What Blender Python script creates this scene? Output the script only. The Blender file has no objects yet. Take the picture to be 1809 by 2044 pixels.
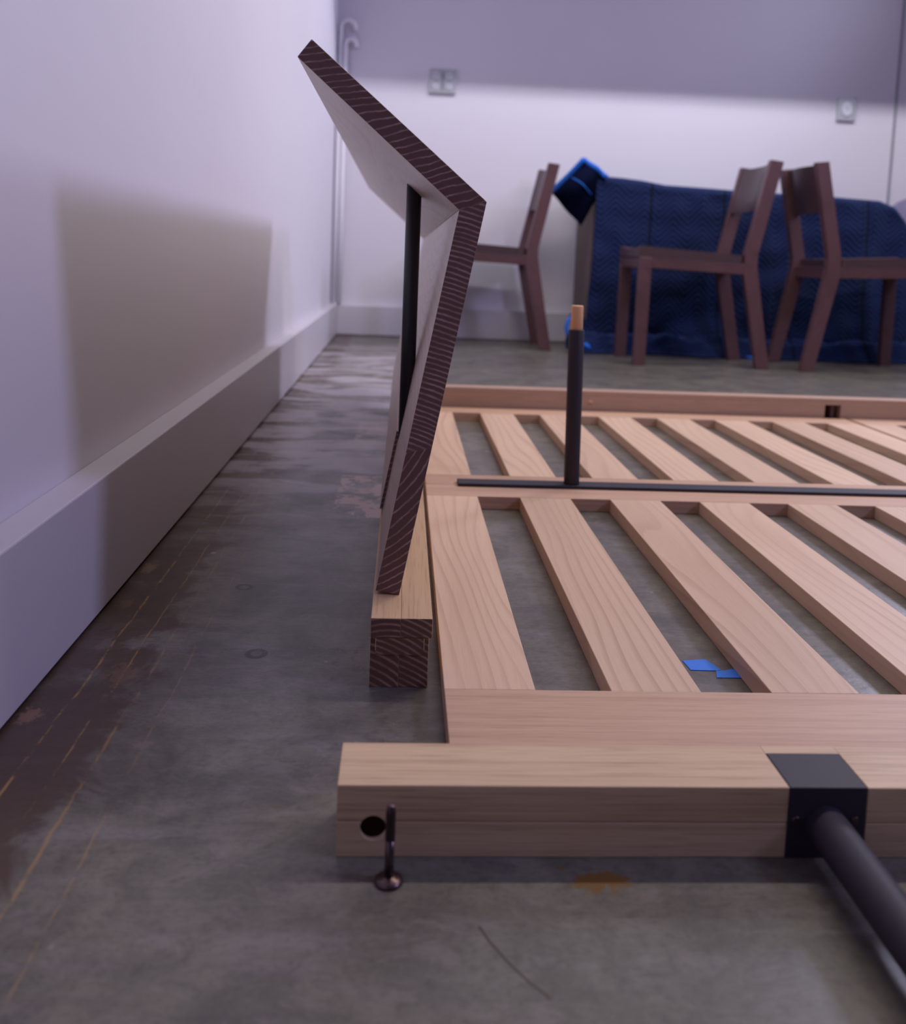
import bpy, bmesh, math, random
from mathutils import Vector, Matrix, noise
S = bpy.context.scene
C = S.collection
R = math.radians
random.seed(4)

# ---------------------------------------------------------------- camera
CAM_H = 0.42
PITCH, YAW, ROLL = 0.0978885, 0.0572049, 0.0394911
def cam_axes(p, y, r):
    f = Vector((math.sin(y)*math.cos(p), math.cos(y)*math.cos(p), -math.sin(p)))
    r0 = Vector((math.cos(y), -math.sin(y), 0)); u0 = r0.cross(f)
    return math.cos(r)*r0 + math.sin(r)*u0, -math.sin(r)*r0 + math.cos(r)*u0, f
cr, cu, cf = cam_axes(PITCH, YAW, ROLL)
cd = bpy.data.cameras.new('camera'); cam = bpy.data.objects.new('camera', cd); C.objects.link(cam)
m = Matrix((cr, cu, -cf)).transposed().to_4x4(); m.translation = Vector((0, 0, CAM_H)); cam.matrix_world = m
cd.sensor_fit = 'HORIZONTAL'; cd.sensor_width = 24.0
cd.lens = 24.0*1800/1809
# the photograph is the lower part of a 2:3 frame, so the lens axis sits above its middle
cd.shift_x = 0.0; cd.shift_y = (687-1022)/1809.0
cd.clip_start = 0.02
cd.dof.use_dof = True; cd.dof.focus_distance = 0.98; cd.dof.aperture_fstop = 4.0
S.camera = cam

# ---------------------------------------------------------------- light
S.view_settings.view_transform = 'Standard'; S.view_settings.look = 'None'
S.view_settings.gamma = 1; S.view_settings.use_curve_mapping = False
S.view_settings.exposure = 0.0
w = bpy.data.worlds.new('world'); S.world = w; w.use_nodes = True
w.node_tree.nodes['Background'].inputs[0].default_value = (0.80, 0.78, 0.92, 1)
w.node_tree.nodes['Background'].inputs[1].default_value = 0.3
def area(name, loc, direction, sx, sy, power, col):
    l = bpy.data.lights.new(name, 'AREA'); l.shape = 'RECTANGLE'; l.size = sx; l.size_y = sy
    l.energy = power; l.color = col
    o = bpy.data.objects.new(name, l); C.objects.link(o); o.location = loc
    o.rotation_euler = Vector(direction).to_track_quat('-Z', 'X').to_euler()
    return o
# unseen bluish light high at the right, placed to cast the headboard's wall shadow
area('unseen_light_right', (3.2, -0.02, 2.45), (-1, 0.22, -0.45), 0.55, 0.45, 44, (0.52, 0.53, 1.0))
# second unseen light, far right, placed to end that shadow
LB = area('unseen_light_far', (2.9, 4.2, 2.15), (-1, -0.55, -0.4), 0.5, 0.45, 18, (0.74, 0.75, 1.0)); LB.data.spread = R(105)
# ceiling strip lamp under its hood
LAMP = (1.6, 1.9, 2.68)
LS = area('unseen_strip_lamp', LAMP, (0, 0, -1), 3.1, 0.02, 50, (1.0, 0.895, 0.80))
LS.rotation_euler = (0, 0, 0)
WALL_FILL = (1.25, 3.45, 2.60)
L2 = area('unseen_strip_lamp', WALL_FILL, (0, 0.75, -1), 0.014, 3.0, 37, (0.87, 0.885, 1.0))  # extra light added out of view to brighten the lower back wall

# ---------------------------------------------------------------- node helper
class NT:
    def __init__(s, name):
        s.m = bpy.data.materials.new(name); s.m.use_nodes = True
        s.t = s.m.node_tree; s.b = s.t.nodes['Principled BSDF']
    def n(s, k, **kw):
        x = s.t.nodes.new(k)
        for a, v in kw.items(): setattr(x, a, v)
        return x
    def put(s, sock, v):
        if isinstance(v, bpy.types.NodeSocket): s.t.links.new(v, sock)
        else: sock.default_value = v
    def math(s, op, a, b=0.0, c=None, clamp=False):
        x = s.n('ShaderNodeMath', operation=op); x.use_clamp = clamp
        s.put(x.inputs[0], a); s.put(x.inputs[1], b)
        if c is not None: s.put(x.inputs[2], c)
        return x.outputs[0]
    def vm(s, op, a, b):
        x = s.n('ShaderNodeVectorMath', operation=op); s.put(x.inputs[0], a); s.put(x.inputs[1], b); return x.outputs[0]
    def obj(s): return s.n('ShaderNodeTexCoord').outputs['Object']
    def sep(s, v):
        x = s.n('ShaderNodeSeparateXYZ'); s.put(x.inputs[0], v); return x.outputs
    def comb(s, a, b, c):
        x = s.n('ShaderNodeCombineXYZ'); s.put(x.inputs[0], a); s.put(x.inputs[1], b); s.put(x.inputs[2], c); return x.outputs[0]
    def noise(s, v, scale, detail=3, rough=0.55, dist=0.0):
        x = s.n('ShaderNodeTexNoise'); s.put(x.inputs['Vector'], v); x.inputs['Scale'].default_value = scale
        x.inputs['Detail'].default_value = detail; x.inputs['Roughness'].default_value = rough
        x.inputs['Distortion'].default_value = dist; return x.outputs[0]
    def mix(s, f, a, b, mode='MIX'):
        x = s.n('ShaderNodeMix', data_type='RGBA', blend_type=mode)
        s.put(x.inputs[0], f); s.put(x.inputs[6], a); s.put(x.inputs[7], b); return x.outputs[2]
    def ramp(s, f, *stops):
        x = s.n('ShaderNodeMapRange', interpolation_type='SMOOTHSTEP')
        s.put(x.inputs[0], f)
        for i, v in enumerate(stops): x.inputs[1+i].default_value = v
        return x.outputs[0]
    def rnd(s): return s.n('ShaderNodeObjectInfo').outputs['Random']
    def bump(s, h, dist, strength=1.0):
        x = s.n('ShaderNodeBump'); s.put(x.inputs['Height'], h); x.inputs['Distance'].default_value = dist
        x.inputs['Strength'].default_value = strength; s.put(s.b.inputs['Normal'], x.outputs[0])
    def done(s, col, rough, metal=0.0, spec=0.5):
        s.put(s.b.inputs['Base Color'], col); s.put(s.b.inputs['Roughness'], rough)
        s.b.inputs['Metallic'].default_value = metal; s.b.inputs['Specular IOR Level'].default_value = spec
        return s.m
def lin(r, g, b):
    f = lambda c: (c/255/12.92) if c <= 10 else ((c/255+0.055)/1.055)**2.4
    return (f(r), f(g), f(b), 1)

def plain(name, col, rough=0.5, metal=0.0, spec=0.5, bump=0.0, bscale=300):
    t = NT(name)
    if bump: t.bump(t.noise(t.obj(), bscale, 3), bump, 1.0)
    return t.done(col, rough, metal, spec)

def wood(name, axis, light, dark, freq=75, straight=False, amp=2.6, line=0.5, fibre=0.35, rough=0.5, stretch=2.2, spec=0.35):
    """long grain: contour lines of a warped field, running along axis (0=x, 1=y)"""
    t = NT(name); o = t.vm('ADD', t.obj(), t.comb(t.math('MULTIPLY', t.rnd(), 9.7), t.math('MULTIPLY', t.rnd(), 5.3), t.math('MULTIPLY', t.rnd(), 3.1)))
    x, y, z = t.sep(o)
    L, A = (x, y) if axis == 0 else (y, x)
    if axis == 2: L, A = z, x
    low = t.noise(t.comb(t.math('MULTIPLY', L, stretch), t.math('MULTIPLY', A, 6.0), t.math('MULTIPLY', z, 4.0)), 1.0, 1.6, 0.4)
    fld = t.math('ADD', t.math('MULTIPLY', A, freq), t.math('MULTIPLY', low, amp*4))
    fld = t.math('ADD', fld, t.math('MULTIPLY', z, freq*0.6))
    fr = t.math('FRACT', fld)
    ln = t.math('MULTIPLY', t.ramp(fr, 0.5, 0.93, 0, 1), t.ramp(fr, 0.95, 1.0, 1, 0))
    if straight:
        sn = t.noise(t.comb(t.math('MULTIPLY', L, 0.9), t.math('MULTIPLY', A, freq*0.5), t.math('MULTIPLY', z, freq*0.5)), 1.0, 4, 0.62, 0.5)
        ln = t.ramp(sn, 0.42, 0.68, 0, 1)
    vary = t.ramp(t.noise(t.comb(t.math('MULTIPLY', L, 1.5), t.math('MULTIPLY', A, 14), z), 1.0, 2), 0.3, 0.75, 0.25, 1)
    fb = t.noise(t.comb(t.math('MULTIPLY', L, 14), t.math('MULTIPLY', A, 420), t.math('MULTIPLY', z, 420)), 1.0, 3, 0.6)
    base = t.mix(t.math('MULTIPLY', t.math('MULTIPLY', ln, vary), line), light, dark)
    tone = t.noise(t.comb(t.math('MULTIPLY', L, 1.0), t.math('MULTIPLY', A, 9), t.math('MULTIPLY', z, 9)), 1.0, 2)
    base = t.mix(t.math('MULTIPLY', t.ramp(tone, 0.35, 0.8, 0, 1), 0.35), base, dark)
    base = t.mix(t.math('MULTIPLY', t.ramp(fb, 0.45, 0.75, 0, 1), fibre), base, dark)
    g = t.math('ADD', t.math('MULTIPLY', t.rnd(), 0.14), 0.93)
    base = t.vm('MULTIPLY', base, t.comb(g, g, g))
    t.bump(fb, 0.0004, 0.25)
    return t.done(base, rough, spec=spec)

def endgrain(name, ang, spacing, curve=0.0, amp=0.6, dark=lin(108, 80, 76), light=lin(184, 154, 146), width=0.3):
    """end grain in the xz plane: thin pale rings on dark wood; ang = direction of the rings in degrees"""
    t = NT(name); o = t.obj(); x, y, z = t.sep(o)
    a = R(ang)
    s = t.math('SUBTRACT', t.math('MULTIPLY', z, math.cos(a)), t.math('MULTIPLY', x, math.sin(a)))
    q = t.math('ADD', t.math('MULTIPLY', x, math.cos(a)), t.math('MULTIPLY', z, math.sin(a)))
    s = t.math('ADD', s, t.math('MULTIPLY', t.math('MULTIPLY', q, q), curve))
    nz = t.noise(t.comb(x, 0.0, z), 22, 2)
    nf = t.noise(t.comb(x, 0.0, z), 260, 2)
    vs = t.noise(t.comb(t.math('MULTIPLY', s, 14), 0.0, 0.0), 1.0, 1)
    f = t.math('ADD', t.math('DIVIDE', s, spacing), t.math('ADD', t.math('MULTIPLY', nz, amp*2), t.math('ADD', t.math('MULTIPLY', nf, 0.22), t.math('MULTIPLY', vs, 3.0))))
    fr = t.math('FRACT', f)
    d = t.math('ABSOLUTE', t.math('SUBTRACT', fr, 0.5))
    ln = t.ramp(d, 0.0, width, 1, 0)
    strn = t.ramp(t.noise(t.comb(x, 3.0, z), 60, 2), 0.25, 0.7, 0.3, 0.95)
    col = t.mix(t.math('MULTIPLY', ln, strn), dark, light)
    sp = t.noise(t.comb(x, 0.0, z), 1400, 2)
    col = t.mix(t.math('MULTIPLY', t.ramp(sp, 0.45, 0.7, 0, 1), 0.25), col, lin(96, 70, 66))
    return t.done(col, 0.55, spec=0.3)

OAK_L, OAK_D = lin(214, 176, 142), lin(160, 112, 84)
M = {}
M['slat'] = wood('pale_wood_along', 1, lin(211, 181, 154), lin(162, 124, 100), freq=50, amp=2.8, line=0.46, fibre=0.16, stretch=1.25)
M['cross'] = wood('pale_wood_across', 0, lin(200, 165, 138), lin(152, 112, 92), freq=150, amp=1.0, line=0.45, fibre=0.4, stretch=0.8, straight=True)
M['rail'] = wood('oak_across', 0, lin(212, 182, 148), lin(146, 110, 82), freq=150, amp=0.8, line=0.62, fibre=0.45, stretch=0.7, straight=True)
M['rail_low'] = wood('oak_across_pale', 0, lin(214, 185, 153), lin(148, 114, 88), freq=150, amp=0.8, line=0.62, fibre=0.45, stretch=0.7, straight=True)
M['far_rail'] = wood('pale_wood_rail', 0, lin(182, 150, 130), lin(134, 104, 90), freq=120, line=0.45, fibre=0.4, straight=True)
M['beam'] = wood('oak_along', 1, lin(212, 178, 138), lin(160, 122, 88), freq=140, amp=0.9, line=0.45, fibre=0.45, stretch=0.8, straight=True)
M['board'] = wood('head_board_face', 1, lin(196, 172, 158), lin(140, 116, 106), freq=60, amp=1.8, line=0.35, fibre=0.3, rough=0.32, spec=0.5)
M['dowel'] = plain('dowel_wood', lin(214, 166, 122), 0.6, bump=0.0003)
M['steel'] = plain('dark_powder_coated_steel', lin(48, 43, 54), 0.58, 0.0, 0.35, bump=0.00006, bscale=900)
M['steel_black'] = plain('black_steel', lin(34, 33, 38), 0.4, 0.0, 0.5)
M['screw'] = plain('brown_steel', lin(92, 74, 76), 0.3, 0.85)
M['walnut'] = wood('chair_walnut', 2, lin(98, 68, 72), lin(62, 42, 46), freq=40, line=0.4, fibre=0.3, rough=0.38, spec=0.5)
M['walnut_seat'] = wood('chair_walnut_seat', 0, lin(80, 60, 64), lin(50, 37, 41), freq=40, line=0.4, fibre=0.3, rough=0.35, spec=0.5)
M['table'] = plain('table_side_paint', lin(104, 88, 84), 0.6)
M['bore_shade'] = plain('painted_bore_shade', lin(40, 24, 18), 0.8, spec=0.1)  # shade inside the bolt hole, given as a dark colour
M['tape'] = plain('blue_tape', lin(40, 112, 214), 0.65, bump=0.0003, bscale=500)
M['plate'] = plain('steel_plate', lin(186, 188, 192), 0.4, 0.25)
M['socket'] = plain('outlet_white', lin(214, 214, 222), 0.4)
M['socket_dark'] = plain('outlet_grey', lin(120, 122, 128), 0.4)
M['pipe'] = plain('painted_conduit', lin(240, 238, 244), 0.65, 0, 0.3)
M['grey_blanket'] = plain('grey_blanket', lin(128, 122, 150), 0.95, bump=0.004, bscale=90)

# walls
def wall_mat(name, col, rough):
    t = NT(name); o = t.obj()
    n1 = t.noise(o, 2.2, 4); n2 = t.noise(o, 160, 3)
    c = t.mix(t.math('MULTIPLY', t.ramp(n1, 0.35, 0.75, 0, 1), 0.08), col, lin(196, 186, 190))
    t.bump(n2, 0.0006, 0.2)
    return t.done(c, rough, spec=0.4)
M['wall'] = wall_mat('white_wall_paint', lin(222, 217, 226), 0.55)
M['base'] = wall_mat('baseboard_paint', lin(206, 200, 208), 0.38)
M['hood'] = plain('hood_metal', lin(120, 120, 122), 0.6)
M['dark_wall'] = plain('dark_wall', lin(58, 52, 52), 0.8)
M['trim'] = plain('grey_trim', lin(150, 150, 160), 0.5)

def blob(t, x, y, cx, cy, rx, ry, soft=0.5, warp=None):
    dx = t.math('DIVIDE', t.math('SUBTRACT', x, cx), rx); dy = t.math('DIVIDE', t.math('SUBTRACT', y, cy), ry)
    r2 = t.math('SQRT', t.math('ADD', t.math('MULTIPLY', dx, dx), t.math('MULTIPLY', dy, dy)))
    if warp is not None: r2 = t.math('ADD', r2, warp)
    return t.ramp(r2, 1-soft, 1.0, 1, 0), r2

PEEL = ((-0.318, 0.781, 0.014, 0.018, lin(150, 112, 92)), (-0.311, 1.040, 0.012, 0.02, lin(122, 92, 66)), (-0.262, 0.86, 0.02, 0.03, lin(116, 90, 72)),
        (-0.30, 0.93, 0.010, 0.02, lin(112, 100, 96)), (-0.205, 0.735, 0.012, 0.008, lin(126, 112, 104)), (-0.318, 1.16, 0.012, 0.03, lin(138, 118, 96)),
        (0.0, 0.88, 0.05, 0.012, lin(78, 68, 64)), (-0.09, 0.92, 0.06, 0.012, lin(74, 64, 62)))
def floor_mat():
    t = NT('worn_concrete'); o = t.obj(); x, y, z = t.sep(o)
    big = t.noise(o, 1.6, 4, 0.6); mid = t.noise(o, 9, 5, 0.65, 0.6); fine = t.noise(o, 70, 4, 0.65); micro = t.noise(o, 700, 2)
    streak = t.noise(t.comb(t.math('MULTIPLY', x, 1.4), t.math('MULTIPLY', y, 9), 0.0), 2.0, 5, 0.6, 0.5)
    col = t.mix(t.ramp(mid, 0.3, 0.72, 0, 1), lin(120, 115, 102), lin(78, 74, 68))
    col = t.mix(t.math('MULTIPLY', t.ramp(big, 0.4, 0.7, 0, 1), 0.5), col, lin(95, 88, 88))
    col = t.mix(t.math('MULTIPLY', t.ramp(fine, 0.48, 0.72, 0, 1), 0.45), col, lin(70, 64, 62))
    col = t.mix(t.math('MULTIPLY', t.ramp(streak, 0.5, 0.75, 0, 1), 0.4), col, lin(84, 72, 64))
    col = t.mix(t.math('MULTIPLY', t.ramp(micro, 0.55, 0.75, 0, 1), 0.18), col, lin(150, 145, 140))
    lat = t.noise(t.comb(t.math('MULTIPLY', x, 5), t.math('MULTIPLY', y, 46), 0.0), 1.0, 4, 0.7, 0.8)
    col = t.mix(t.math('MULTIPLY', t.ramp(lat, 0.5, 0.72, 0, 1), 0.32), col, lin(66, 60, 58))
    lat2 = t.noise(t.comb(t.math('MULTIPLY', x, 8), t.math('MULTIPLY', y, 30), 5.0), 1.0, 5, 0.7, 0.5)
    col = t.mix(t.math('MULTIPLY', t.ramp(lat2, 0.52, 0.7, 0, 1), 0.3), col, lin(142, 134, 140))
    gr1 = t.noise(t.comb(t.math('MULTIPLY', x, 0.8), t.math('MULTIPLY', y, 1.3), 3.0), 190, 5, 0.75)
    gr2 = t.noise(t.comb(t.math('MULTIPLY', x, 0.7), t.math('MULTIPLY', y, 1.4), 9.0), 32, 6, 0.8, 0.7)
    col = t.mix(t.math('MULTIPLY', t.ramp(gr1, 0.46, 0.66, 0, 1), 0.34), col, lin(58, 53, 52))
    col = t.mix(t.math('MULTIPLY', t.ramp(gr2, 0.52, 0.66, 0, 1), 0.34), col, lin(132, 124, 120))
    col = t.mix(t.math('MULTIPLY', t.ramp(gr2, 0.46, 0.34, 0, 1), 0.38), col, lin(66, 58, 56))
    # brown residue along the left skirting
    edge = t.math('ADD', t.math('ADD', x, 0.245), t.math('MULTIPLY', t.math('SUBTRACT', mid, 0.5), -0.22))
    br = t.ramp(edge, -0.012, 0.012, 1, 0)
    br = t.math('MULTIPLY', br, t.ramp(t.noise(o, 5.5, 5, 0.7), 0.33, 0.46, 0.15, 1))
    br = t.math('MULTIPLY', br, t.ramp(x, -0.14, -0.24, 0.3, 1.0))
    col = t.mix(t.math('MULTIPLY', br, 0.82), col, lin(74, 52, 42))
    # tan scratches running along the wall
    wob = t.math('MULTIPLY', t.math('SUBTRACT', t.noise(t.comb(0.0, y, 0.0), 2.5, 5, 0.75), 0.5), 0.016)
    gate = t.ramp(t.noise(t.comb(t.math('MULTIPLY', x, 30), t.math('MULTIPLY', y, 10), 0.0), 1.6, 6, 0.8), 0.45, 0.56, 0, 1)
    for k, (cx, wd, am) in enumerate(((-0.292, 0.0022, 0.75), (-0.262, 0.0016, 0.6), (-0.236, 0.0026, 0.5), (-0.205, 0.0016, 0.35))):
        d = t.math('ABSOLUTE', t.math('SUBTRACT', t.math('ADD', x, wob), cx))
        l = t.math('MULTIPLY', t.ramp(d, 0.0, wd, am, 0), gate)
        col = t.mix(l, col, lin(178, 138, 84))
    # glue swirls in the passage by the wall, with bright reflections painted pale
    sw = t.noise(t.comb(t.math('MULTIPLY', x, 4), t.math('MULTIPLY', y, 9), 0.0), 1.0, 4, 0.5, 2.4)
    g2 = t.math('MULTIPLY', t.math('MULTIPLY', t.ramp(y, 1.1, 2.0, 0, 1), t.ramp(x, 0.0, 0.1, 1, 0)), t.ramp(y, 3.6, 4.3, 1, 0))
    ct = t.ramp(t.math('ABSOLUTE', t.math('SUBTRACT', t.math('FRACT', t.math('MULTIPLY', sw, 5)), 0.5)), 0.0, 0.16, 1, 0)
    col = t.mix(t.math('MULTIPLY', t.math('MULTIPLY', ct, g2), 0.6), col, lin(108, 84, 46))
    pale = t.ramp(t.noise(t.comb(t.math('MULTIPLY', x, 1.6), t.math('MULTIPLY', y, 4.5), 0.0), 2.6, 5, 0.65, 0.6), 0.44, 0.56, 0, 1)  # pale patches stand in for the floor's bright reflections
    col = t.mix(t.math('MULTIPLY', t.math('MULTIPLY', pale, g2), 0.8), col, lin(176, 166, 172))
    # peeled square where a mat was glued
    nn = t.noise(o, 22, 4, 0.7, 1.0)
    for (x0, x1, y0, y1, am) in ((-0.105, -0.005, 1.40, 1.68, 0.9), (-0.10, 0.03, 1.98, 2.24, 0.5)):
        sq = t.math('MULTIPLY', t.math('MULTIPLY', t.ramp(x, x0, x0+0.004, 0, 1), t.ramp(x, x1-0.004, x1, 1, 0)),
                    t.math('MULTIPLY', t.ramp(y, y0, y0+0.01, 0, 1), t.ramp(y, y1-0.01, y1, 1, 0)))
        col = t.mix(t.math('MULTIPLY', t.math('MULTIPLY', sq, t.ramp(nn, 0.46, 0.52, 0, 1)), am), col, lin(196, 166, 160))
        col = t.mix(t.math('MULTIPLY', t.math('MULTIPLY', sq, t.ramp(nn, 0.40, 0.30, 0, 1)), 0.7*am), col, lin(66, 58, 48))
    # ring stains
    for (cx, cy, r, w_, am) in ((-0.140, 0.911, 0.0110, 0.34, 1.0), (-0.185, 1.097, 0.0105, 0.28, 0.9)):
        _, rr = blob(t, x, y, cx, cy, r, r)
        l = t.ramp(t.math('ABSOLUTE', t.math('SUBTRACT', rr, 0.8)), w_*0.6, w_, am, 0)
        col = t.mix(l, col, lin(38, 32, 34))
    # amber stain in front of the rail
    wp = t.math('MULTIPLY', t.math('SUBTRACT', t.noise(o, 75, 5, 0.7), 0.47), 4.6)
    s1, _ = blob(t, x, y, 0.147, 0.5700, 0.026, 0.015, 0.35, wp)
    col = t.mix(t.math('MULTIPLY', s1, 0.9), col, lin(112, 80, 32))
    # scratch with a curved tail
    for pts in (((0.0613, 0.527), (0.0665, 0.515), (0.077, 0.497), (0.088, 0.482), (0.0965, 0.473)),):
        for (a, b) in zip(pts, pts[1:]):
            ax, ay = a; bx, by = b; ll = math.hypot(bx-ax, by-ay); ux, uy = (bx-ax)/ll, (by-ay)/ll
            px_, py_ = t.math('SUBTRACT', x, ax), t.math('SUBTRACT', y, ay)
            al = t.math('ADD', t.math('MULTIPLY', px_, ux), t.math('MULTIPLY', py_, uy))
            ac = t.math('ABSOLUTE', t.math('SUBTRACT', t.math('MULTIPLY', px_, uy), t.math('MULTIPLY', py_, ux)))
            l = t.math('MULTIPLY', t.ramp(ac, 0.0004, 0.0014, 1, 0), t.math('MULTIPLY', t.ramp(al, -0.001, 0.0, 0, 1), t.ramp(al, ll, ll+0.001, 1, 0)))
            col = t.mix(t.math('MULTIPLY', l, 0.95), col, lin(52, 36, 28))
    s2, _ = blob(t, x, y, 0.0968, 0.4715, 0.003, 0.0016, 0.4)
    col = t.mix(t.math('MULTIPLY', s2, 0.7), col, lin(58, 44, 32))
    s3, _ = blob(t, x, y, 0.255, 0.553, 0.004, 0.002, 0.5)
    col = t.mix(t.math('MULTIPLY', s3, 0.6), col, lin(84, 58, 56))
    wq = t.math('MULTIPLY', t.math('SUBTRACT', t.noise(t.comb(x, t.math('MULTIPLY', y, 0.6), 0.0), 120, 6, 0.8), 0.45), 4.0)
    for (cx, cy, rx, ry, cc) in PEEL:
        sp_, _ = blob(t, x, y, cx, cy, rx, ry, 0.25, wq)
        col = t.mix(t.math('MULTIPLY', sp_, 0.6), col, cc)
    # pale flecks
    fk = t.ramp(t.noise(o, 34, 1, 0.3), 0.80, 0.83, 0, 1)
    col = t.mix(t.math('MULTIPLY', fk, 0.5), col, lin(190, 184, 186))
    t.bump(t.math('ADD', t.math('MULTIPLY', fine, 0.6), mid), 0.0012, 0.4)
    rough = t.math('ADD', t.math('MULTIPLY', mid, 0.3), 0.20)
    return t.done(col, rough, spec=0.5)
M['floor'] = floor_mat()

def quilt_mat(name, col, col2):
    t = NT(name); o = t.obj(); x, y, z = t.sep(o)
    tri = t.math('PINGPONG', x, 0.068)
    s = t.math('ADD', t.math('ADD', z, t.math('MULTIPLY', y, 0.8)), t.math('MULTIPLY', tri, 1.0))
    ch = t.math('ABSOLUTE', t.math('SINE', t.math('MULTIPLY', s, 112)))
    seam = t.ramp(t.math('PINGPONG', t.math('ADD', x, 0.04), 0.17), 0.0, 0.012, 0, 1)
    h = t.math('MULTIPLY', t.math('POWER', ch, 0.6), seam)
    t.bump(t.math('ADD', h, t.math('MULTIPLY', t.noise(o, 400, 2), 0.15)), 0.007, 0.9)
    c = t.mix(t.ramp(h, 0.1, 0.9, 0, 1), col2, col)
    m_ = t.done(c, 0.9, spec=0.2); t.b.inputs['Sheen Weight'].default_value = 0.25
    t.b.inputs['Sheen Tint'].default_value = (0.3, 0.5, 1, 1); return m_
M['quilt'] = quilt_mat('navy_quilted_cloth', lin(20, 34, 78), lin(5, 10, 32))
M['lining'] = plain('dark_navy_lining', lin(10, 16, 44), 0.95, spec=0.1)
M['binding'] = plain('bright_blue_binding', lin(26, 104, 206), 0.8)

# ---------------------------------------------------------------- mesh helpers
def link(name, me, mats, parent=None, loc=(0, 0, 0)):
    o = bpy.data.objects.new(name, me)
    for m_ in (mats if isinstance(mats, (list, tuple)) else [mats]): me.materials.append(m_)
    C.objects.link(o)
    o.location = Vector(loc) - (parent_world(parent) if parent else Vector())
    if parent: o.parent = parent
    return o
def parent_world(p):
    v = Vector(p.location)
    while p.parent: p = p.parent; v += p.location
    return v
def tag(o, label=None, cat=None, group=None, kind=None):
    if label: o['label'] = label
    if cat: o['category'] = cat
    if group: o['group'] = group
    if kind: o['kind'] = kind
    return o
def thing(name, loc, label, cat, group=None):
    o = bpy.data.objects.new(name, None); C.objects.link(o); o.location = loc; o.empty_display_size = 0.05
    return tag(o, label, cat, group)
def fin(bm, name, smooth=False, ends=None):
    """ends: (axis, mat index) faces whose normal is along that axis get the index"""
    bmesh.ops.recalc_face_normals(bm, faces=bm.faces[:])
    if ends:
        for f in bm.faces:
            if abs(f.normal[ends[0]]) > 0.9: f.material_index = ends[1]
    me = bpy.data.meshes.new(name); bm.to_mesh(me); bm.free()
    if smooth:
        for p in me.polygons: p.use_smooth = True
    return me
def add_box(bm, x0, x1, y0, y1, z0, z1, bev=0.0):
    r = bmesh.ops.create_cube(bm, size=1.0)
    vs = r['verts']
    bmesh.ops.scale(bm, vec=(x1-x0, y1-y0, z1-z0), verts=vs)
    bmesh.ops.translate(bm, vec=((x0+x1)/2, (y0+y1)/2, (z0+z1)/2), verts=vs)
    if bev:
        es = list({e for v in vs for e in v.link_edges})
        bmesh.ops.bevel(bm, geom=es, offset=bev, segments=2, profile=0.5, affect='EDGES')
def box(name, x0, x1, y0, y1, z0, z1, mats, parent=None, bev=0.0008, ends=None):
    cx, cy, cz = (x0+x1)/2, (y0+y1)/2, (z0+z1)/2
    bm = bmesh.new(); add_box(bm, x0-cx, x1-cx, y0-cy, y1-cy, z0-cz, z1-cz, bev)
    return link(name, fin(bm, name, ends=ends), mats, parent, (cx, cy, cz))
def boxes(name, lst, mats, parent=None, bev=0.0, ends=None, loc=None):
    c = Vector(loc) if loc else Vector(((lst[0][0]+lst[0][1])/2, (lst[0][2]+lst[0][3])/2, (lst[0][4]+lst[0][5])/2))
    bm = bmesh.new()
    for b in lst: add_box(bm, b[0]-c.x, b[1]-c.x, b[2]-c.y, b[3]-c.y, b[4]-c.z, b[5]-c.z, bev)
    return link(name, fin(bm, name, ends=ends), mats, parent, c)
def prism_y(name, prof, y0, y1, mats, parent=None, bev=0.0008, ends=None):
    """prof: xz polygon, pushed along y"""
    cx = sum(p[0] for p in prof)/len(prof); cz = sum(p[1] for p in prof)/len(prof); cy = (y0+y1)/2
    bm = bmesh.new()
    a = [bm.verts.new((x-cx, y0-cy, z-cz)) for x, z in prof]; b = [bm.verts.new((x-cx, y1-cy, z-cz)) for x, z in prof]
    bm.faces.new(a); bm.faces.new(b[::-1]); n = len(prof)
    for i in range(n): bm.faces.new((a[i], b[i], b[(i+1) % n], a[(i+1) % n]))
    if bev: bmesh.ops.bevel(bm, geom=bm.edges[:], offset=bev, segments=2, profile=0.5, affect='EDGES')
    return link(name, fin(bm, name, ends=ends), mats, parent, (cx, cy, cz))
def tube(name, p0, p1, r, mats, parent=None, seg=40, r1=None, caps=True, bev=0.0):
    p0, p1 = Vector(p0), Vector(p1); d = p1-p0
    bm = bmesh.new()
    bmesh.ops.create_cone(bm, cap_ends=caps, segments=seg, radius1=r, radius2=r if r1 is None else r1, depth=d.length)
    if bev:
        es = [e for e in bm.edges if abs(abs(e.verts[0].co.z)-d.length/2) < 1e-6 and abs(e.verts[0].co.z-e.verts[1].co.z) < 1e-6]
        bmesh.ops.bevel(bm, geom=es, offset=bev, segments=2, profile=0.5, affect='EDGES')
    bmesh.ops.rotate(bm, matrix=d.to_track_quat('Z', 'Y').to_matrix(), verts=bm.verts[:])
    me = fin(bm, name)
    for p in me.polygons: p.use_smooth = len(p.vertices) == 4
    return link(name, me, mats, parent, (p0+p1)/2)
def lathe(name, prof, mats, parent=None, loc=(0, 0, 0), seg=36):
    bm = bmesh.new(); rings = []
    for r, z in prof:
        rings.append([bm.verts.new((r*math.cos(2*math.pi*i/seg), r*math.sin(2*math.pi*i/seg), z)) for i in range(seg)])
    for a, b in zip(rings, rings[1:]):
        for i in range(seg): bm.faces.new((a[i], a[(i+1) % seg], b[(i+1) % seg], b[i]))
    bm.faces.new(rings[0][::-1]); bm.faces.new(rings[-1])
    return link(name, fin(bm, name, True), mats, parent, loc)
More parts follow.
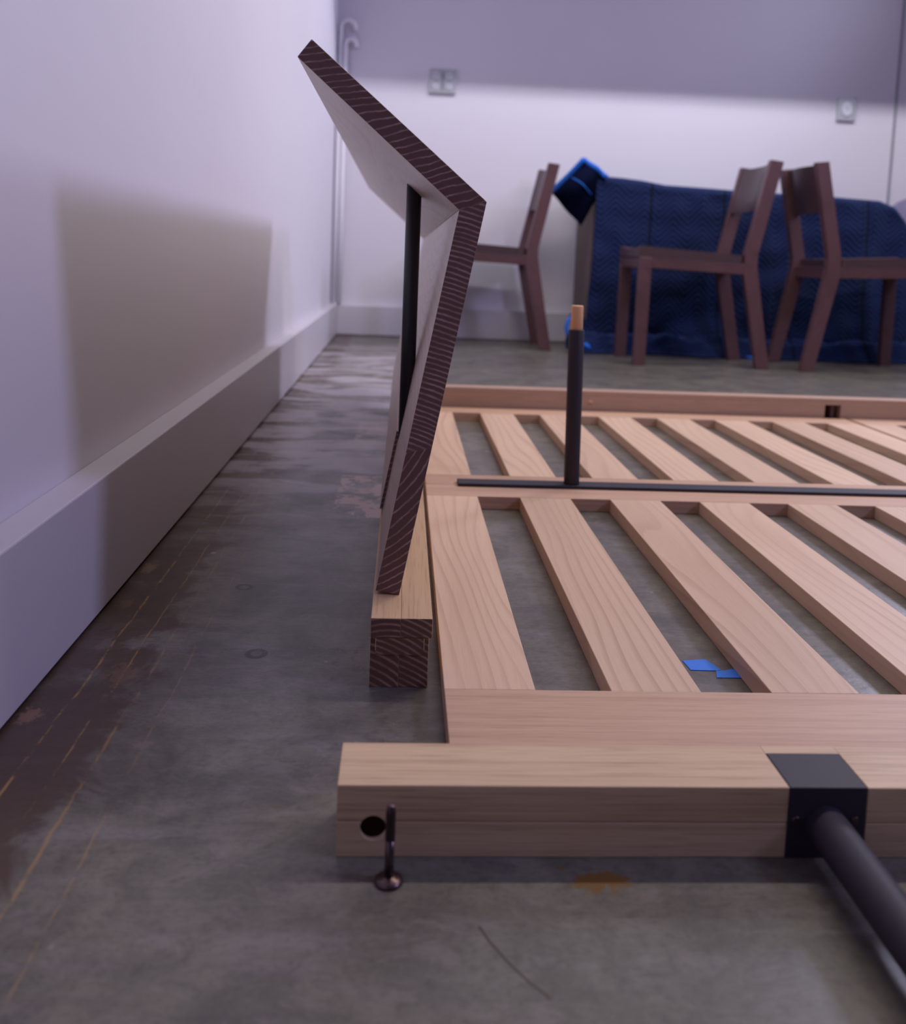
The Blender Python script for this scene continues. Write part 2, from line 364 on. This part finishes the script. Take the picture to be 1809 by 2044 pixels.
def path_tube(name, pts, r, mats, parent=None, seg=16):
    bm = bmesh.new(); rings = []; pts = [Vector(p) for p in pts]; c = pts[0].copy()
    for i, p in enumerate(pts):
        d = (pts[min(i+1, len(pts)-1)]-pts[max(i-1, 0)]).normalized()
        q = d.to_track_quat('Z', 'Y')
        rings.append([bm.verts.new(p-c+q @ Vector((r*math.cos(2*math.pi*k/seg), r*math.sin(2*math.pi*k/seg), 0))) for k in range(seg)])
    for a, b in zip(rings, rings[1:]):
        best = min(range(seg), key=lambda s_: (a[0].co-b[s_].co).length)
        for i in range(seg): bm.faces.new((a[i], a[(i+1) % seg], b[(i+1+best) % seg], b[(i+best) % seg]))
    bm.faces.new(rings[0][::-1]); bm.faces.new(rings[-1])
    return link(name, fin(bm, name, True), mats, parent, c)
def cut(o, cutter):
    """subtract cutter from o and keep the plain mesh"""
    md = o.modifiers.new('cut', 'BOOLEAN'); md.object = cutter; md.solver = 'EXACT'; md.operation = 'DIFFERENCE'
    dg = bpy.context.evaluated_depsgraph_get(); dg.update()
    me = bpy.data.meshes.new_from_object(o.evaluated_get(dg)); o.modifiers.clear(); o.data = me

# ---------------------------------------------------------------- the room
tag(box('floor', -0.6, 6.0, -1.6, 4.75, -0.1, 0.0, M['floor'], bev=0), kind='structure')
fl = bpy.data.objects['floor']; fl.data.transform(Matrix.Translation(fl.location)); fl.location = (0, 0, 0)
tag(box('wall_left', -0.516, -0.366, -1.6, 4.735, 0.0, 2.9, M['wall'], bev=0), kind='structure')
tag(box('wall_back', -0.366, 6.0, 4.585, 4.735, 0.0, 2.9, M['wall'], bev=0), kind='structure')
tag(box('baseboard_left', -0.366, -0.329, -1.6, 4.585, 0.004, 0.157, M['base'], bev=0.002), kind='structure')
tag(box('baseboard_back', -0.329, 6.0, 4.55, 4.585, 0.004, 0.150, M['base'], bev=0.002), kind='structure')
tag(box('trim_1', 2.475, 2.487, 4.579, 4.5855, 0.150, 2.9, M['trim'], bev=0), kind='structure')
tag(box('ceiling', -0.516, 6.0, -1.6, 4.735, 2.9, 3.0, M['wall'], bev=0), kind='structure')
tag(box('wall_right', 6.0, 6.15, -1.6, 4.735, 0, 2.9, M['wall'], bev=0), kind='structure')
tag(box('wall_front', -0.516, 6.0, -1.75, -1.6, 0, 2.9, M['dark_wall'], bev=0), kind='structure')
# hoods of the strip lamps, unseen above the frame: lower lips shaped to cut the light off on the far wall
def lamp_hood(loc, half, w, far_lip, near_lip, label):
    lx, ly, lz = loc
    hood = thing('unseen_strip_lamp', (lx, ly, lz+0.1), label, 'lamp')
    boxes('hood', [(lx-half, lx+half, ly-w, ly+w, lz+0.03, lz+0.035), (lx-half, lx+half, ly+w-0.003, ly+w, lz-far_lip, lz+0.03),
                   (lx-half, lx+half, ly-w, ly-w+0.003, lz-near_lip, lz+0.03)], M['hood'], hood)
    tube('cable', (lx-0.9, ly, lz+0.03), (lx-0.9, ly, 2.9), 0.004, M['pipe'], hood, 8)
    tube('cable', (lx+0.9, ly, lz+0.03), (lx+0.9, ly, 2.9), 0.004, M['pipe'], hood, 8)
lamp_hood(LAMP, 1.60, 0.20, 0.106, 0.08, 'long hooded strip lamp hung above the bed slats')
lamp_hood(WALL_FILL, 1.55, 0.25, 0.295, 0.10, 'unseen hooded strip light added to brighten the back wall')

# ---------------------------------------------------------------- slatted bed panels
def make_panel(x0, y0, y1, near_w, far_w, label, group):
    t = thing('slatted_panel', (x0, y0, 0), label, 'bed panel', group)
    W, Hh = 1.155, 0.022
    box('crosspiece', x0, x0+W, y0, y0+near_w, 0.0, Hh, M['cross'], t)
    box('crosspiece', x0, x0+W, y1-far_w, y1, 0.0, Hh, M['cross'], t)
    xs = [(0.0, 0.085)] + [(0.1565+0.1530*k, 0.1565+0.1530*k+0.0855) for k in range(6)] + [(1.070, 1.155)]
    base = None
    for i, (a, b) in enumerate(xs):
        o = box('slat', x0+a, x0+b, y0+near_w, y1-far_w, 0.0, Hh-0.0003*(i % 2), M['slat'], t)
    return t
make_panel(0.050, 0.692, 1.5400, 0.104, 0.072, 'nearest slatted wooden bed panel, lying against the front rail', 'slatted bed panels on the floor')
make_panel(0.050, 1.5415, 2.3500, 0.073, 0.078, 'slatted wooden bed panel behind the black flat bar, against the far rail', 'slatted bed panels on the floor')
make_panel(1.217, 1.5415, 2.3500, 0.073, 0.078, 'slatted bed panel at the right edge, only its corner in view', 'slatted bed panels on the floor')

# ---------------------------------------------------------------- front rail with clamp and leg
rail = thing('bed_rail', (-0.034, 0.62, 0), 'thick pale oak rail in front, with bolt hole and black steel leg bracket', 'bed rail')
HT = 0.0530
cutter = tube('cutter', (-0.0085, 0.55, 0.0215), (-0.0085, 0.6465, 0.0215), 0.0092, M['rail'], seg=48)
for z0, z1, mm in ((0.0, 0.0262, M['rail_low']), (0.0264, HT, M['rail'])):
    b = boxes('beam_half', [(-0.034, 0.2865, 0.593, 0.648, z0, z1)], mm, rail, bev=0.0007)
    cut(b, cutter)
    boxes('beam_half', [(0.3440, 1.25, 0.593, 0.648, z0, z1)], mm, rail, bev=0.0007)
    boxes('beam_half', [(0.2865, 0.3440, 0.6375, 0.648, z0, z1)], mm, rail)
bpy.data.objects.remove(cutter)
tube('bore_shade_plug', (-0.0085, 0.597, 0.0215), (-0.0085, 0.6463, 0.0215), 0.00915, M['bore_shade'], rail, 48, caps=True)  # dark plug standing in for the shade inside the hole
cl = box('leg_bracket', 0.2867, 0.3432, 0.5925, 0.6370, 0.0, HT+0.0004, M['steel'], rail, bev=0.0007)
lg = tube('leg', (0.3145, 0.5935, 0.0250), (0.3145, 0.285, 0.0250), 0.0148, M['steel'], rail, 64, bev=0.001)
for sx in (0.2925, 0.3355):
    s = tube('screw', (sx, 0.5930, 0.0285), (sx, 0.5915, 0.0285), 0.0034, M['screw'], cl, 20, r1=0.0028)
tube('screw_recess', (0.3355, 0.5917, 0.0285), (0.3355, 0.5912, 0.0285), 0.0014, M['screw'], cl, 6)

# upright bolt standing on its head
bolt = thing('bolt', (0.0035, 0.568, 0), 'small brown steel bolt standing upright on its round head before the rail', 'bolt')
lathe('head', [(0.0088, 0.0), (0.0097, 0.0006), (0.0096, 0.0018), (0.0078, 0.0034), (0.0045, 0.0042), (0.0034, 0.0048)], M['screw'], bolt, (0.0035, 0.568, 0))
prof = [(0.0032, 0.0042), (0.0032, 0.030)]
for k in range(22):
    z = 0.030+0.00095*k
    prof += [(0.0027, z), (0.0034, z+0.00047)]
prof += [(0.0027, 0.0512), (0.0029, 0.0530), (0.0024, 0.0545), (0.0014, 0.0550)]
lathe('shank', prof, M['screw'], bolt, (0.0035, 0.568, 0))

# ---------------------------------------------------------------- far rail
fr = thing('bed_rail', (0.05, 2.385, 0), 'far pale wooden rail behind the slatted panels, with a square mortise', 'bed rail')
xL, xM0, xM1, xR = 0.045, 1.152, 1.197, 2.05
boxes('beam', [(xL, xM0, 2.360, 2.412, 0, 0.0735), (xM1, xR, 2.360, 2.412, 0, 0.0735), (xM0, xM1, 2.360, 2.412, 0.057, 0.0735),
               (xM0, xM1, 2.360, 2.412, 0, 0.016), (xM0, xM1, 2.405, 2.412, 0.016, 0.057)], M['far_rail'], fr)
box('tenon', 1.176, 1.188, 2.376, 2.405, 0.016, 0.057, M['walnut'], fr)
bm = bmesh.new(); bmesh.ops.create_uvsphere(bm, u_segments=16, v_segments=10, radius=0.0045)
bmesh.ops.scale(bm, vec=(1.3, 0.35, 1), verts=bm.verts[:])
link('knot', fin(bm, 'knot', True), M['cross'], fr, (0.509, 2.3596, 0.045))

# ---------------------------------------------------------------- flat bar with upright leg
br = thing('leg_bar', (0.106, 1.546, 0.022), 'black steel flat bar lying over the panel seam with one upright leg', 'metal bar')
box('bar', 0.106, 1.30, 1.5295, 1.5640, 0.0222, 0.0278, M['steel'], br, bev=0.0012)
tube('leg', (0.3078, 1.547, 0.0278), (0.3025, 1.547, 0.300), 0.0136, M['steel'], br, 48, bev=0.0006)
tube('dowel', (0.3025, 1.547, 0.2995), (0.3017, 1.547, 0.3425), 0.0104, M['dowel'], br, 36, bev=0.0018)

# ---------------------------------------------------------------- stacked beams under the headboard
EG_BT = endgrain('beam_end_flat', 2, 0.0058, curve=9, amp=0.25, dark=lin(100, 72, 64), light=lin(172, 142, 124))
EG_BR = endgrain('beam_end_slope', -26, 0.0056, curve=4, amp=0.3, dark=lin(100, 72, 64), light=lin(172, 142, 124))
EG_BL = endgrain('beam_end_low', -28, 0.0070, curve=6, amp=0.3, dark=lin(100, 72, 64), light=lin(172, 142, 124))
def beam(x0, x1, y0, y1, z0, z1, xm, ml, mr, label, insert=0):
    t = thing('support_beam', ((x0+x1)/2, y0, z0), label, 'wooden beam', 'beams stacked under the headboard')
    box('stave', x0, xm-0.0001, y0, y1, z0, z1, [M['beam'], ml], t, 0.0006, ends=(1, 1))
    box('stave', xm+0.0001, x1, y0+0.0001, y1, z0, z1, [M['beam'], mr], t, 0.0006, ends=(1, 1))
    return t
beam(-0.0205, 0.0390, 0.840, 2.42, 0.0506, 0.0700, 0.0085, EG_BT, EG_BR, 'upper of two stacked beams under the headboard, pale top and dark end')
lowb = beam(-0.0205, 0.0362, 0.8415, 2.42, 0.0000, 0.0504, 0.0078, EG_BL, EG_BR, 'lower beam under the headboard, lying on the concrete floor')
boxes('spline', [(-0.0150, 0.0312, 0.8405, 0.8417, 0.0335, 0.0500)], [M['beam'], EG_BR], lowb, ends=(1, 1))
boxes('glue_line', [(-0.0156, -0.0150, 0.8404, 0.8417, 0.0375, 0.0500), (0.0312, 0.0318, 0.8404, 0.8417, 0.039, 0.0500)], M['beam'], lowb)

# ---------------------------------------------------------------- angled headboard
hb = thing('headboard', (0.0, 1.75, 0.07), 'bent dark-edged wooden headboard resting on beams with a black strut', 'headboard')
tipI, tipO = (-0.110, 0.605), (-0.0965, 0.6225)
inC, outC = (0.0525, 0.465), (0.0795, 0.4745)
botI, botO = (-0.0180, 0.0745), (0.0062, 0.0702)
def lerp(a, b, t): return (a[0]+(b[0]-a[0])*t, a[1]+(b[1]-a[1])*t)
Y0, Y1 = 0.900, 2.66
EG_U = endgrain('end_upper', 14, 0.0072, curve=-0.8, amp=0.7, width=0.17)
EG_M = endgrain('end_lower', -17, 0.0054, curve=3, amp=0.5, width=0.30)
EG_D = endgrain('end_foot', 42, 0.0080, curve=-3.0, amp=0.4, width=0.17)
b1 = prism_y('upper_board', [tipI, tipO, outC, inC], Y0, Y1, [M['board'], EG_U], hb, 0.0010, ends=(1, 1))
sI, sO = lerp(inC, botI, 0.63), lerp(outC, botO, 0.617)
b2 = prism_y('lower_board', [inC, outC, sO, sI], Y0, Y1, [M['board'], EG_M], hb, 0.0002, ends=(1, 1))
b3 = prism_y('foot_board', [sI, sO, botO, botI], Y0, Y1, [M['board'], EG_D], hb, 0.0002, ends=(1, 1))
# thin cleat on the inner face, starting behind the strut
nx, nz = -(inC[1]-botI[1]), (inC[0]-botI[0]); nl = math.hypot(nx, nz); nx /= nl; nz /= nl
cA = lerp(botI, inC, 0.001); cB = lerp(botI, inC, 0.275)
th = 0.0042
prism_y('cleat', [cA, cB, (cB[0]+nx*th, cB[1]+nz*th), (cA[0]+nx*th, cA[1]+nz*th)], 1.196, Y1, [M['board'], EG_U], hb, 0.0003, ends=(1, 1))
tube('strut', (0.0095, 1.182, 0.155), (0.0095, 1.182, 0.515), 0.0098, M['steel_black'], hb, 48)

# ---------------------------------------------------------------- tape on the floor
def tape(name, pts, label):
    bm = bmesh.new(); c = Vector((pts[0][0], pts[0][1], 0))
    lo = [bm.verts.new(Vector((x, y, 0.0002))-c) for x, y in pts]; up = [bm.verts.new(Vector((x, y, 0.0007))-c) for x, y in pts]
    bm.faces.new(lo[::-1]); bm.faces.new(up); n = len(pts)
    for i in range(n): bm.faces.new((lo[i], lo[(i+1) % n], up[(i+1) % n], up[i]))
    tag(link(name, fin(bm, name), M['tape'], None, c), label, 'tape', 'blue tape pieces on the floor')
tape('tape_strip', [(0.310, 0.908), (0.322, 0.9095), (0.336, 0.9115), (0.3405, 0.900), (0.3445, 0.887), (0.337, 0.8852), (0.312, 0.886), (0.3112, 0.896)],
     'left piece of blue masking tape on the floor between slats')
tape('tape_strip', [(0.3385, 0.8853), (0.3475, 0.8858), (0.356, 0.889), (0.382, 0.8885), (0.386, 0.870), (0.334, 0.8696)],
     'right piece of blue masking tape, touching the slat')

# ---------------------------------------------------------------- chairs
def mesh_prism_side(pts, y0, y1, bev=0.002):
    """pts: xz outline in chair space, pushed from y0 to y1"""
    bm = bmesh.new()
    a = [bm.verts.new((x, y0, z)) for x, z in pts]; b = [bm.verts.new((x, y1, z)) for x, z in pts]
    bm.faces.new(a); bm.faces.new(b[::-1]); n = len(pts)
    for i in range(n): bm.faces.new((a[i], b[i], b[(i+1) % n], a[(i+1) % n]))
    bmesh.ops.bevel(bm, geom=bm.edges[:], offset=bev, segments=2, profile=0.5, affect='EDGES')
    return fin(bm, 'p')
W = 0.365   # outer width; local +x is towards the back of the chair, y 0 is one side
def make_chair():
    t = bpy.data.objects.new('dining_chair', None); C.objects.link(t)
    for y0 in (0.0, W-0.034):
        rear = [(0.515, 0), (0.568, 0), (0.486, 0.425), (0.486, 0.47), (0.5680, 0.850), (0.5160, 0.856), (0.434, 0.475), (0.434, 0.395)]
        link('leg', mesh_prism_side(rear, y0, y0+0.034), M['walnut'], t)
        link('leg', mesh_prism_side([(0.0, 0), (0.048, 0), (0.053, 0.445), (0.003, 0.445)], y0, y0+0.034), M['walnut'], t)
        link('side_apron', mesh_prism_side([(0.052, 0.402), (0.438, 0.388), (0.438, 0.432), (0.052, 0.4452)], y0+0.002, y0+0.032), M['walnut'], t)
    link('front_apron', mesh_prism_side([(0.006, 0.40), (0.036, 0.40), (0.036, 0.4445), (0.006, 0.4445)], 0.035, W-0.035), M['walnut'], t)
    link('rear_apron', mesh_prism_side([(0.448, 0.385), (0.472, 0.385), (0.472, 0.432), (0.448, 0.432)], 0.035, W-0.035), M['walnut'], t)
    # scooped seat
    bm = bmesh.new(); nu, nv = 14, 12; top = []; bot = []
    for i in range(nu+1):
        u = i/nu; x = 0.0+u*0.452; zb = 0.4452-0.0135*max(0, (x-0.05)/0.4)
        zt0 = 0.4905-0.026*u
        rt, rb = [], []
        for j in range(nv+1):
            v = j/nv; y = 0.001+v*(W-0.002)
            if u > 0.955: y = min(max(y, 0.0345), W-0.0345)
            dip = 0.020*math.sin(math.pi*v)**0.8*math.sin(math.pi*min(1, u*0.9+0.15))**0.7
            rt.append(bm.verts.new((x, y, zt0-dip))); rb.append(bm.verts.new((x, y, zb+0.0003)))
        top.append(rt); bot.append(rb)
    for i in range(nu):
        for j in range(nv):
            bm.faces.new((top[i][j], top[i+1][j], top[i+1][j+1], top[i][j+1])); bm.faces.new((bot[i][j], bot[i][j+1], bot[i+1][j+1], bot[i+1][j]))
    for i in range(nu):
        bm.faces.new((top[i][0], bot[i][0], bot[i+1][0], top[i+1][0])); bm.faces.new((top[i][nv], top[i+1][nv], bot[i+1][nv], bot[i][nv]))
    for j in range(nv):
        bm.faces.new((top[0][j], top[0][j+1], bot[0][j+1], bot[0][j])); bm.faces.new((top[nu][j], bot[nu][j], bot[nu][j+1], top[nu][j+1]))
    link('seat', fin(bm, 'seat'), M['walnut_seat'], t)
    # curved backrest panel let in between the rear posts
    bm = bmesh.new(); n = 16; rows = []
    for k in range(n+1):
        v = k/n; y = 0.030+v*(W-0.060); bow = 0.026*math.sin(math.pi*v)
        r = []
        for (zz, off) in ((0.655, 0.0), (0.845, 0.0), (0.845, 0.018), (0.655, 0.018)):
            xx = 0.434+(zz-0.475)*0.213+0.004+bow+off
            r.append(bm.verts.new((xx, y, zz)))
        rows.append(r)
    for a, b in zip(rows, rows[1:]):
        for q in range(4): bm.faces.new((a[q], b[q], b[(q+1) % 4], a[(q+1) % 4]))
    bm.faces.new(rows[0]); bm.faces.new(rows[-1][::-1])
    link('backrest', fin(bm, 'backrest'), M['walnut_seat'], t)
    return t
chair = make_chair()
def place(o, x, y, rz, label):
    o.location = (x, y, 0); o.rotation_euler = (0, 0, rz); tag(o, label, 'chair', 'dark wooden chairs by the far wall')
def copy_chair():
    r = chair.copy(); C.objects.link(r)
    for ch in chair.children:
        c = ch.copy(); C.objects.link(c); c.parent = r
    return r
c2, c3 = copy_chair(), copy_chair()
place(chair, 0.122, 4.125, R(-1.0), 'dark wooden chair nearest the left wall, half hidden by the headboard')
place(c2, 0.952, 3.63, R(-0.5), 'dark wooden chair in the middle, seat facing left before the navy blanket')
place(c3, 2.206, 3.60+W, R(180.5), 'dark wooden chair at the right, back to back with the middle one')

# ---------------------------------------------------------------- covered table
tb = thing('side_table', (1.6, 4.27, 0), 'brown table under the navy quilted blanket, its left side panel bare', 'table')
box('side_panel', 0.862, 0.886, 4.175, 4.545, 0.0, 0.735, M['table'], tb, 0.002)
box('side_panel', 2.250, 2.274, 4.175, 4.545, 0.0, 0.700, M['table'], tb, 0.002)
box('tabletop', 0.886, 2.250, 4.175, 4.545, 0.700, 0.722, M['table'], tb, 0.002)

TOPZ = ((0.80, 0.797), (0.84, 0.797), (0.97, 0.790), (1.05, 0.783), (1.15, 0.768), (1.30, 0.764), (1.50, 0.757), (1.90, 0.749), (2.14, 0.740), (2.21, 0.715), (2.26, 0.66), (2.30, 0.60))
def topz(x):
    for (a, za), (b, zb) in zip(TOPZ, TOPZ[1:]):
        if x <= b: return za+(zb-za)*max(0, (x-a))/(b-a)
    return TOPZ[-1][1]
bl = thing('quilted_blanket', (1.5, 4.0, 0), 'navy quilted moving blanket draped over the table behind the chairs', 'blanket')
def TB(p): return Vector((p[0]*1.032, p[1]+0.13, p[2] if p[2] < 0.42 else 0.42+(p[2]-0.42)*1.032))
NU, NV = 150, 96
bm = bmesh.new(); grid = []
for i in range(NU+1):
    u = i/NU; row = []
    x0 = 0.838+u*(2.30-0.838); zt = topz(x0)
    for j in range(NV+1):
        v = j/NV
        if v < 0.18:                                  # over the top, from the wall forwards
            k = v/0.18; y = 4.40-(4.40-4.03)*k; z = zt-0.0*k; x = x0
        elif v < 0.24:                                # round the front edge
            k = (v-0.18)/0.06*math.pi/2; y = 4.03-0.03*math.sin(k); z = zt-0.03*(1-math.cos(k)); x = x0
        elif v < 0.84:                                # hanging front
            k = (v-0.24)/0.60; z = zt-0.03-(zt-0.03-0.075)*k
            f = math.sin(x0*17+1.5+0.8*math.sin(z*5))*0.013+math.sin(x0*41+z*3)*0.005
            f += noise.noise(Vector((x0*3.5, z*4.0, 1.7)))*0.045*(0.3+k)
            y = 4.0+f*(0.15+0.85*k)-0.03*k+0.012*noise.noise(Vector((x0*9, z*11, 4.2)))
            x = x0-0.03*k*k*max(0, 1-u*6)
        else:                                         # pooling on the floor
            k = min(1.0, (v-0.84)/0.16)
            x0b = x0-0.03*max(0, 1-u*6)
            lump = 0.032+0.03*noise.noise(Vector((x0*7, k*2.2, 8.1)))+0.016*noise.noise(Vector((x0*19, k*4, 2.2)))
            z = 0.075*(1-k)**1.3+max(0.004, lump)*math.sin(math.pi*min(1, k*1.05+0.05))*1.05+0.006
            f1 = math.sin(x0*17+1.5+0.8*math.sin(0.075*5))*0.013+math.sin(x0*41+0.225)*0.005+noise.noise(Vector((x0*3.5, 0.3, 1.7)))*0.045*1.3
            y = 3.97+f1-0.085*k+0.02*noise.noise(Vector((x0*6, k*2, 5.5)))*k
            x = x0b-0.075*math.sin(k*math.pi*0.6)*max(0, 1-u*7)
        p = TB((x, y, z)); row.append(bm.verts.new((p[0]-1.5, p[1]-4.0, p[2])))
    grid.append(row)
for i in range(NU):
    for j in range(NV): bm.faces.new((grid[i][j], grid[i+1][j], grid[i+1][j+1], grid[i][j+1]))
dr = link('drape', fin(bm, 'drape', True), M['quilt'], bl, (1.5, 4.0, 0))
sd = dr.modifiers.new('thick', 'SOLIDIFY'); sd.thickness = 0.006; sd.offset = 0
def bind(name, pts, r, moved=True):
    return path_tube(name, [p if moved else TB(p) for p in pts], r, M['binding'], bl, 8)
# corner that sticks up and hangs over the left side of the table
A, B, D, F = Vector((0.780, 4.03, 0.868)), Vector((0.650, 4.10, 0.722)), Vector((0.800, 4.12, 0.578)), Vector((0.876, 3.980, 0.792))
bm = bmesh.new(); N = 18; gg = []
def flap_pt(s, q):
    p = A.lerp(B, s).lerp(F.lerp(D, s), q)
    p = p + Vector((0, -0.05, 0.0))*math.sin(math.pi*s)*math.sin(math.pi*q)*1.2
    p.z -= 0.006*math.sin(math.pi*s)*(1-q)
    p.y += 0.012*math.sin(q*9+s*3)
    return TB(p)
for i in range(N+1):
    gg.append([bm.verts.new(flap_pt(i/N, j/N)-Vector((0.78, 4.05, 0.72))) for j in range(N+1)])
for i in range(N):
    for j in range(N): bm.faces.new((gg[i][j], gg[i][j+1], gg[i+1][j+1], gg[i+1][j]))
fp = link('flap', fin(bm, 'flap', True), M['lining'], bl, (0.78, 4.05, 0.72)); tag(fp, 'dark turned-over corner of the blanket')
sd = fp.modifiers.new('thick', 'SOLIDIFY'); sd.thickness = 0.005; sd.offset = 0
b_ = bind('binding', [flap_pt(k/20, 0.0)+Vector((0, -0.004, 0)) for k in range(21)], 0.013); tag(b_, 'bright blue edge binding')
bind('binding', [flap_pt(0.0, k/12)+Vector((0, -0.004, 0)) for k in range(13)], 0.011)
bind('binding', [flap_pt(0.45, k/12)+Vector((0, -0.006, 0)) for k in range(1, 11)], 0.003)
bind('binding', [(0.80+0.0, 4.02, 0.175), (0.765, 4.01, 0.165), (0.742, 4.0, 0.14), (0.735, 4.0, 0.11), (0.742, 4.0, 0.08), (0.757, 4.0, 0.055)], 0.010, False)
bind('binding', [(0.80, 3.90, 0.045), (0.815, 3.895, 0.035), (0.825, 3.90, 0.020)], 0.011, False)
bind('binding', [(1.53, 3.895, 0.008), (1.56, 3.89, 0.008), (1.60, 3.895, 0.008)], 0.007, False)
# curl of cloth at the table's left foot
bm = bmesh.new(); rows = []
for i in range(25):
    a = i/24; row = []
    for j in range(17):
        q = j/16
        x = 0.745+0.15*q+0.02*math.sin(a*6+q*4); y = 4.01-0.09*a+0.015*math.sin(q*8)
        z = 0.010+(0.15*(1-a)**1.2)*(0.75+0.35*math.sin(q*5+1))*(1-0.2*q)+0.02*math.sin(a*7+q*6)**2
        row.append(bm.verts.new(TB((x, y, z))-Vector((0.8, 3.95, 0))))
    rows.append(row)
for i in range(24):
    for j in range(16): bm.faces.new((rows[i][j], rows[i+1][j], rows[i+1][j+1], rows[i][j+1]))
k_ = link('floor_fold', fin(bm, 'floor_fold', True), M['quilt'], bl, (0.8, 3.95, 0))
sd = k_.modifiers.new('thick', 'SOLIDIFY'); sd.thickness = 0.006; sd.offset = 0

# grey blanket heap behind the right end
bm = bmesh.new(); bmesh.ops.create_icosphere(bm, subdivisions=5, radius=1.0)
for v in bm.verts:
    c = v.co.copy(); c = c/((abs(c.x)**4+abs(c.y)**4+abs(c.z)**4)**0.25); k = 1+0.03*noise.noise(c*2.2)+0.02*noise.noise(c*7)
    v.co = Vector((c.x*0.42*k, c.y*0.13*k, c.z*0.42*k))
    if v.co.z < -0.405: v.co.z = -0.405
tag(link('grey_blanket', fin(bm, 'grey_blanket', True), M['grey_blanket'], None, (2.80, 4.40, 0.405)), 'lilac grey blanket heap at the right edge, behind the navy blanket', 'blanket')

# ---------------------------------------------------------------- wall fittings
def outlet(x0, x1, z0, z1, label, gang):
    t = thing('wall_outlet', ((x0+x1)/2, 4.585, (z0+z1)/2), label, 'outlet')
    box('cover_plate', x0, x1, 4.570, 4.5852, z0, z1, M['plate'], t, 0.004)
    w_ = (x1-x0)/gang
    for g_ in range(gang):
        cx = x0+w_*(g_+0.5)
        for s in ((-1, 1) if gang == 2 else (0,)):
            cz = (z0+z1)/2+s*(z1-z0)*0.22
            r = 0.0165 if gang == 2 else 0.026
            bm = bmesh.new(); bmesh.ops.create_cone(bm, cap_ends=True, segments=28, radius1=r, radius2=r*0.96, depth=0.006)
            bmesh.ops.rotate(bm, matrix=Matrix.Rotation(R(90), 3, 'X'), verts=bm.verts[:])
            if gang == 1: bmesh.ops.scale(bm, vec=(1, 1, 1.45), verts=bm.verts[:])
            so = link('socket', fin(bm, 'socket'), M['socket'], t, (cx, 4.568, cz))
            for (dx, dz) in ((-0.006, 0.004), (0.006, 0.004), (0, -0.006)):
                box('slot', cx+dx-0.0014, cx+dx+0.0014, 4.5640, 4.5655, cz+dz-0.004, cz+dz+0.004, M['socket_dark'], so, 0)
        if gang == 2:
            tube('screw', (cx, 4.5702, (z0+z1)/2), (cx, 4.568, (z0+z1)/2), 0.004, M['socket_dark'], t, 12)
    return t
ou = outlet(0.092, 0.226, 1.218, 1.336, 'square steel double outlet on the back wall above the headboard bend', 2)
box('divider', 0.157, 0.161, 4.566, 4.5705, 1.232, 1.322, M['socket_dark'], ou, 0)
outlet(2.172, 2.268, 1.180, 1.300, 'narrow steel outlet on the back wall above the right chair', 1)

def arc(c, r, a0, a1, n=10): return [(c[0]+r*math.cos(R(a0+(a1-a0)*k/n)), c[1], c[2]+r*math.sin(R(a0+(a1-a0)*k/n))) for k in range(n+1)]
def conduit(xv, xo, zc, label):
    r = (xo-xv)/2
    pts = [(xo, 4.584, zc-0.004), (xo, 4.56, zc)] + arc((xv+r, 4.556, zc), r, 0, 180, 14) + [(xv, 4.556, zc-0.1), (xv, 4.556, 0.80), (xv, 4.556, 0.152)]
    t = path_tube('conduit', pts, 0.011, M['pipe']); tag(t, label, 'pipe', 'white conduits in the wall corner')
    return t
conduit(-0.347, -0.275, 1.505, 'taller white conduit bending down in the wall corner')
conduit(-0.322, -0.268, 1.425, 'shorter white conduit beside the taller one in the corner')
